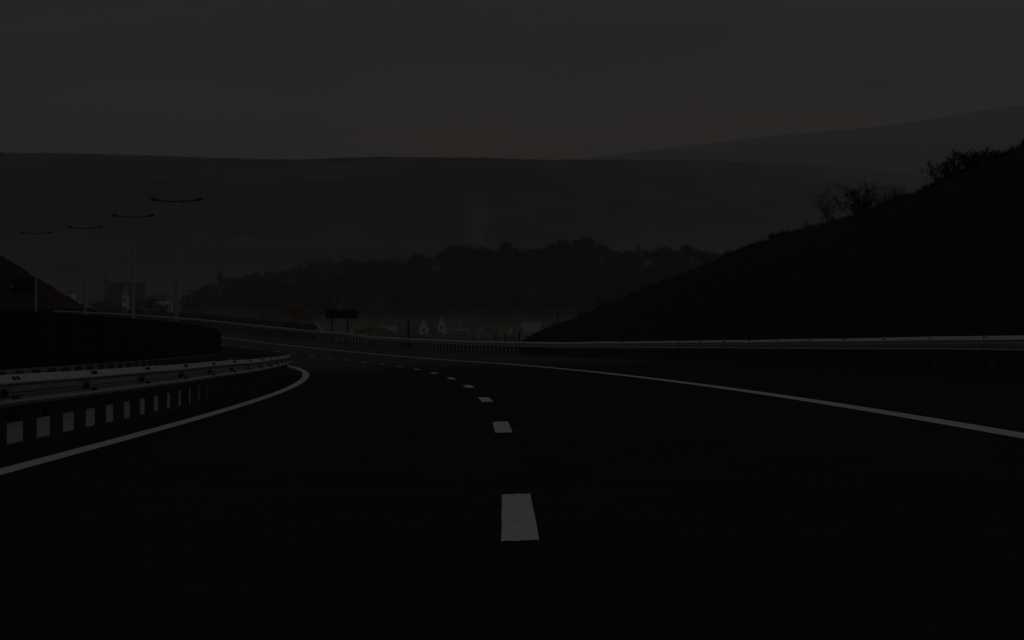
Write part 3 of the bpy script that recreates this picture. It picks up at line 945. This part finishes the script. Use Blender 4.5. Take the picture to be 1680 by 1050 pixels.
# ------------------------------------------------------------------ town
def house(name, label, px0, px1, ybase, yeave, yridge, d, depth, wall, roof, along=True, chimney=None, cat='house', grp='houses of the town', rz=0.0, wins=None, over=.35):
    """along=True: ridge runs across the view; False: gable faces the camera"""
    cx_ = (px0 + px1) / 2
    W = (px1 - px0) / F * d
    b = at(cx_, ybase, d); he = (ybase - yeave) / F * d; hr = (ybase - yridge) / F * d
    root = empty(name, b, rz); tag(root, label, cat, grp)
    D = depth
    mb = MB()
    if along:
        vs = [(-W/2,0,-2), (W/2,0,-2), (W/2,D,-2), (-W/2,D,-2), (-W/2,0,he), (W/2,0,he), (W/2,D,he), (-W/2,D,he), (-W/2,D/2,hr), (W/2,D/2,hr)]
        fs = [(0,1,5,4), (2,3,7,6), (1,2,6,9,5), (3,0,4,8,7), (0,3,2,1)]
    else:
        vs = [(-W/2,0,-2), (W/2,0,-2), (W/2,D,-2), (-W/2,D,-2), (-W/2,0,he), (W/2,0,he), (W/2,D,he), (-W/2,D,he), (0,0,hr), (0,D,hr)]
        fs = [(0,1,5,8,4), (2,3,7,9,6), (1,2,6,5), (3,0,4,7), (0,3,2,1)]
    mb.add(vs, fs); mb.build('wall', wall, root)
    mb = MB(); th = .25; k = over
    if along:
        sl = (hr - he) / (D/2)
        for sgn in (0, 1):
            y0, y1 = (-k, D/2) if sgn == 0 else (D + k, D/2)
            z0 = he - sl*k + .03; z1 = hr + .03
            vs = [(-W/2-k, y0, z0), (W/2+k, y0, z0), (W/2+k, y1, z1), (-W/2-k, y1, z1)]
            vs += [(x, y, z + th) for (x, y, z) in vs]
            mb.add(vs, ((0,1,2,3), (7,6,5,4), (0,4,5,1), (1,5,6,2), (2,6,7,3), (3,7,4,0)))
    else:
        sl = (hr - he) / (W/2)
        for sgn in (-1, 1):
            x0 = sgn * (W/2 + k); z0 = he - sl*k + .03; z1 = hr + .03
            vs = [(x0, -k, z0), (x0, D + k, z0), (0, D + k, z1), (0, -k, z1)]
            vs += [(x, y, z + th) for (x, y, z) in vs]
            mb.add(vs, ((0,1,2,3), (7,6,5,4), (0,4,5,1), (1,5,6,2), (2,6,7,3), (3,7,4,0)))
    rf = mb.build('roof', roof, root)
    if chimney is not None:
        mb = MB(); x = chimney * W; mb.box(x-.4, x+.4, D*.45, D*.45+.8, he + (hr-he)*.4, hr + 1.1); mb.build('chimney', wall, rf)
    nw = wins if wins is not None else max(1, int(W / 3.2))
    for i in range(nw):
        x = (-.5 + (i + .5) / nw) * W
        if he < 1.6: break
        mb = MB(); z = max(1.0, he - 2.3)
        mb.box(x-.55, x+.55, -.05, .02, z, min(z + 1.3, he - .15)); mb.build('window', M['pane'], root)
    return root
W_, C_, P_, G_ = M['wall_white'], M['wall_cream'], M['wall_pink'], M['wall_grey']
house('house', 'low house with a pale sloping roof, leftmost beside the lone pole', 626, 652, 556, 546, 535, 1020, 8, G_, M['roof_metal'], True, .2)
house('house', 'house with a broad dark roof right behind the lone pole', 652, 684, 558, 546, 530, 1000, 9, G_, M['roof_dark'], True, .3)
house('house', 'house with a steep white-edged gable and pale walls', 688, 702, 560, 536, 521, 990, 10, W_, M['roof_dark'], False, None, wins=1)
house('house', 'white-walled house with a small pointed gable between the steep gable and the turret', 702, 716, 560, 538, 524, 1005, 9, G_, M['roof_dark'], False, None, wins=2)
house('house', 'tall narrow pale house with a turret-like pointed roof', 719, 729, 560, 532, 519, 985, 5, W_, M['roof_metal'], False, None, wins=1)
house('house', 'long low house with a pale eaves line beside the turret house', 730, 768, 560, 549, 541, 1015, 9, G_, M['roof_metal'], True, -.2)
house('house', 'house with a dark hipped-looking roof and pink wall, right of the turret', 734, 766, 566, 556, 543, 960, 9, P_, M['roof_dark'], True, .35)
house('house', 'small pink house far to the right, below the smoke', 818, 830, 560, 541, 529, 1030, 8, P_, M['roof_red'], False, None, wins=1)
house('house', 'narrow white house next to the small pink one', 833, 841, 560, 544, 533, 1020, 8, W_, M['roof_red'], False, None, wins=1)
house('house', 'house with a light grey roof partly hidden by the foot of the hillside', 856, 886, 560, 545, 529, 1010, 9, C_, M['roof_metal'], True, .1)
house('house', 'small brown-roofed cottage between the dark board and the lone pole', 594, 614, 556, 544, 536, 1060, 8, C_, M['roof_red'], True, -.3)
house('house', 'low shed with a dull roof in the middle of the valley gap', 776, 806, 566, 557, 551, 940, 8, G_, M['roof_red'], True, None)
house('house', 'cottage with a reddish roof just right of the two-legged board', 574, 590, 558, 547, 538, 1045, 8, C_, M['roof_red'], True, .2)
house('house', 'grey-roofed barn at the far edge of town, above the reddish-roofed cottage', 612, 636, 548, 541, 535, 1120, 10, G_, M['roof_metal'], True, None)
house('house', 'pink-walled gabled house peeping out between the lone pole and the steep gable', 676, 688, 552, 541, 532, 1110, 8, P_, M['roof_red'], False, None, wins=1)
house('house', 'low cream house under the steep white-edged gable', 692, 712, 566, 556, 549, 930, 8, C_, M['roof_dark'], True, -.2)
house('house', 'pale house half hidden behind the long low eaves, right of the turret', 742, 758, 548, 539, 532, 1130, 8, W_, M['roof_dark'], True, .3)
house('house', 'small gabled house in the empty middle of the valley gap, beyond the shed', 782, 794, 552, 543, 535, 1120, 8, C_, M['roof_red'], False, None, wins=1)
house('house', 'cream house standing left of the small pink one', 802, 817, 562, 551, 543, 980, 8, C_, M['roof_dark'], True, .1)
house('house', 'dark-roofed house between the narrow white one and the hillside', 842, 858, 562, 549, 539, 990, 8, P_, M['roof_dark'], True, -.3)
# left part of the town
house('factory_hall', 'large gabled hall with a long pale roof behind the second lamp', 180, 238, 512, 464, 449, 1560, 32, M['wall_hall'], M['roof_hall'], True, None, 'hall', None, rz=0.30, wins=9)
house('annex', 'low dark annex on the right side of the large gabled hall', 244, 266, 512, 490, 483, 1560, 18, M['wall_hall'], M['roof_dark'], True, None, 'building', None, wins=6)
root = empty('church', at(205, 511, 1250)); tag(root, 'pale pointed church tower in front of the large gabled hall', 'church')
mb = MB(); mb.box(-1.6, 1.6, 0, 3.2, -2, 9.5); mb.build('tower', W_, root)
mb = MB(); mb.add([(-1.8,-.2,9.52), (1.8,-.2,9.52), (1.8,3.4,9.52), (-1.8,3.4,9.52), (0.2,1.6,16.2)], ((0,1,4), (1,2,4), (2,3,4), (3,0,4), (3,2,1,0))); mb.build('spire', M['roof_metal'], root)
mb = MB(); mb.box(-.5, .5, -.06, .02, 6, 7.9); mb.build('window', M['pane'], root)
mb = MB(); mb.box(-1.2, 1.2, -.05, .02, 1, 2.6); mb.build('door', M['black_metal'], root)
for (a, b, y0, ye, yr, dd, w_, r_, lab) in (
    (108, 120, 492, 481, 476, 1500, W_, M['roof_dark'], 'tiny white house just right of the rusty slope'),
    (143, 160, 506, 492, 486, 1400, C_, M['roof_red'], 'small cream house right of the third lamp'),
    (247, 262, 470, 463, 459, 2100, W_, M['roof_dark'], 'tiny pale house on the slope above the annex'),
    (306, 318, 488, 481, 476, 1800, W_, M['roof_dark'], 'small white house left of the narrow dark tree'),
    (322, 338, 486, 479, 474, 1850, C_, M['roof_dark'], 'small pale house touching the left end of the wood'),
    (304, 316, 456, 451, 448, 2250, W_, M['roof_metal'], 'faint pale farmhouse high in the valley, left of the wood'),
    (255, 280, 508, 500, 495, 1150, C_, M['roof_metal'], 'low cream building between the two nearest lamps')):
    house('house', lab, a, b, y0, ye, yr, dd, 9, w_, r_, True, None)
# telecom mast
root = empty('telecom_mast', at(557, 560, 620)); tag(root, 'slim pale mast with two upright antennas rising behind the dark board', 'mast')
mb = MB()
for x in (-.55, .55):
    mb.tube([(x, 0, -1), (x*.8, 0, 11.0)], [.2, .15], 8)
for k in range(10):
    mb.tube([(-.55, 0, k*1.05), (.55, 0, k*1.05 + 1.0)], .05, 5)
mb.build('tower', M['pole_steel'], root)
mb = MB(); mb.tube([(-1.15, 0, 11.2), (1.15, 0, 11.2)], .07, 6); mb.tube([(0, 0, 10), (0, 0, 11.3)], .12, 6); mb.build('crossbar', M['post_steel'], root)
for x in (-1.1, 1.05):
    mb = MB(); mb.box(x-.13, x+.13, -.1, .1, 11.3, 13.2); mb.build('antenna', M['sign_white'], root)

# town trees
T_gold = tree_meshes(91, 8, 5.5, M['leaf_gold'], 12, 1500, .26, .2)
T_red = tree_meshes(92, 10, 7, M['leaf_red'], 14, 1700, .30, .2)
T_shrub = tree_meshes(93, 5, 6, M['leaf_bush'], 10, 900, .28, .1)
def tt(me, px, ybase, d, label, s=(1,1,1), grp=None):
    place_tree(me, at(px, ybase, d), label, grp, s, px)
tt(T_gold, 431, 532, 800, 'small golden autumn tree above the far fence', (.75, .75, .72))
tt(T_red, 489, 535, 760, 'tall reddish autumn tree behind the end of the bar fence', (.95, .95, .82))
place_tree(T_gold, wood_surface(1192, .97), 'orange tree at the right end of the wooded skyline, just above the dark hillside', None, (1.5, 1.2, 1.1))
tt(T_gold, 506, 535, 770, 'yellowish tree leaning on the right of the reddish one', (.62, .62, .78))
for (px_, sx_) in ((173, .8), (192, .6), (226, .7), (246, .9), (268, .7), (284, .6)):
    place_tree(T_dark[int(px_) % 4], at(px_, 512, 1320), 'dark tree in front of the foot of the large gabled hall', 'dark trees around the gabled hall', (sx_, sx_, sx_ * .8), px_)
GS = 'brown bushes among the houses of the town'
rn = random.Random(3)
more = [(rn.uniform(575, 885), 0, rn.uniform(860, 1160)) for _ in range(34)]
more = [(a_, 500 + 17.4 / d_ * 3600 + rn.uniform(-1, 2), d_) for (a_, _, d_) in more]
for (px, yb, d) in more + list(((604, 552, 900), (622, 553, 930), (640, 554, 900), (590, 552, 880), (682, 560, 930), (704, 563, 900), (728, 562, 930), (722, 565, 880), (772, 566, 900),
                    (790, 560, 1080), (806, 556, 1100), (815, 560, 940), (838, 562, 930), (846, 563, 900), (868, 563, 930), (800, 566, 880), (750, 556, 1100), (664, 562, 900), (580, 549, 1090), (600, 545, 1120), (618, 546, 1140), (644, 543, 1150), (660, 548, 1130), (686, 546, 1150), (708, 548, 1140), (734, 546, 1150), (766, 549, 1140), (778, 546, 1150), (798, 548, 1140), (812, 545, 1150), (826, 549, 1140), (848, 547, 1150), (862, 549, 1140),
                    (158, 508, 900), (172, 512, 880), (190, 514, 900), (228, 516, 900), (262, 518, 950), (276, 508, 1300), (300, 505, 1350), (318, 500, 1400), (332, 505, 1300), (345, 510, 1200))):
    s = rn.uniform(.7, 1.2)
    place_tree(T_shrub, at(px, yb, d), 'rusty brown bush among the houses of the town', GS, (s*1.1, s, s*rn.uniform(.7, 1.1)), rn.uniform(0, 6), 'bush', 'bush')

# ------------------------------------------------------------------ haze
def volume_mat(name, color, density, aniso=0.2, soft=False, noise_scale=None):
    m = bpy.data.materials.new(name); m.use_nodes = True
    t = m.node_tree
    for n in list(t.nodes):
        if n.type == 'BSDF_PRINCIPLED': t.nodes.remove(n)
    o = [n for n in t.nodes if n.type == 'OUTPUT_MATERIAL'][0]
    v = t.nodes.new('ShaderNodeVolumePrincipled')
    v.inputs['Color'].default_value = (*color, 1)
    v.inputs['Density'].default_value = density
    v.inputs['Anisotropy'].default_value = aniso
    t.links.new(v.outputs[0], o.inputs['Volume'])
    return m
mb = MB(); mb.box(-7500, 7500, -1400, 11000, -80, 960)
hz = mb.build('haze', volume_mat('haze_air', (0.80, 0.955, 0.975), 1.30e-4, 0.1))
tag(hz, 'thin grey-green haze filling the valley', None, None, 'stuff')

# low valley mist, thicker towards the floor
LAY = [(-5, 480, 2.9e-4), (24, 760, 0.7e-4), (14, 1575, 1.0e-4), (30, 1560, 1.9e-4), (60, 1600, 2.0e-4), (110, 1580, 1.2e-4)]
LAY += [(880, 4420, 0.8e-4)]
LAY += [(-11 + 2.2 * i, 1130 - 12 * i + (i % 2) * 40, 2.2e-4) for i in range(5)]
for (zt, y0, dn) in LAY:
    mb = MB(); mb.box(-2600, 2800, y0, (1080 if y0 < 500 else (10900 if y0 > 4000 else 4400)), -79, zt)
    o = mb.build('mist', volume_mat('mist_air', (1.0, 0.90, 0.84) if y0 < 500 else ((0.96, 0.93, 0.92) if y0 < 1300 else (1.0, 0.89, 0.87) if y0 > 4000 else (0.76, 0.97, 0.95)), dn, 0.1))
    tag(o, 'pale mist lying low over the town and the valley floor', None, None, 'stuff')

def smoke(label, px, d, segs, dens):
    # soft column of smoke: a lumpy closed hull whose density fades from its axis to nothing at the hull
    root_p = at(px, segs[0][1], d)
    mb = MB(); n_ = 20; vs = []; fs = []
    for (x, y, w) in segs:
        p = at(x, y, d)
        for k in range(n_):
            a = 2*math.pi*k/n_
            vs.append((p.x + w/F*d*math.cos(a), p.y + w/F*d*math.sin(a), p.z))
    m_ = len(segs)
    for i in range(m_-1):
        for k in range(n_): fs.append((i*n_+k, i*n_+(k+1) % n_, (i+1)*n_+(k+1) % n_, (i+1)*n_+k))
    fs.append(tuple(range(n_-1, -1, -1))); fs.append(tuple((m_-1)*n_+k for k in range(n_)))
    mb.add(vs, fs)
    m = volume_mat('smoke_' + str(px), (0.97, 0.93, 0.90), dens, 0.1)
    t = m.node_tree; v = [n for n in t.nodes if n.type == 'PRINCIPLED_VOLUME'][0]
    co = t.nodes.new('ShaderNodeTexCoord')
    def mathn(op, a, b=None):
        n = t.nodes.new('ShaderNodeMath'); n.operation = op
        for i, q in enumerate((a, b)):
            if q is None: continue
            if hasattr(q, 'links'): t.links.new(q, n.inputs[i])
            else: n.inputs[i].default_value = q
        return n.outputs[0]
    sp = t.nodes.new('ShaderNodeSeparateXYZ'); t.links.new(co.outputs['Generated'], sp.inputs[0])
    gx = mathn('MULTIPLY', mathn('SUBTRACT', sp.outputs[0], 0.5), 2.0)
    gy = mathn('MULTIPLY', mathn('SUBTRACT', sp.outputs[1], 0.5), 2.0)
    gz = sp.outputs[2]
    wz = mathn('ADD', mathn('MULTIPLY', gz, 0.62), 0.30)
    rr = mathn('DIVIDE', mathn('SQRT', mathn('ADD', mathn('MULTIPLY', gx, gx), mathn('MULTIPLY', gy, gy))), wz)
    core = mathn('POWER', mathn('MAXIMUM', mathn('SUBTRACT', 1.0, rr), 0.0), 1.3)
    up = mathn('POWER', mathn('MAXIMUM', mathn('SUBTRACT', 1.0, gz), 0.0), 1.3)
    nn = t.nodes.new('ShaderNodeTexNoise'); nn.inputs['Scale'].default_value = 0.045; nn.inputs['Detail'].default_value = 3
    t.links.new(co.outputs['Object'], nn.inputs[0])
    nv = mathn('MAXIMUM', mathn('SUBTRACT', mathn('MULTIPLY', nn.outputs[0], 2.4), 0.55), 0.0)
    t.links.new(mathn('MULTIPLY', mathn('MULTIPLY', mathn('MULTIPLY', core, up), nv), dens), v.inputs['Density'])
    o = mb.build('smoke', m); tag(o, label, None, None, 'stuff')
smoke('thin column of smoke rising behind the middle of the wooded hill', 785, 1800, [(785, 425, 30), (785, 380, 50), (785, 330, 62), (785, 285, 70)], 0.030)
smoke('faint column of smoke rising behind the right part of the wood', 1062, 2000, [(1062, 430, 25), (1062, 380, 36), (1062, 320, 44), (1062, 265, 50)], 0.014)
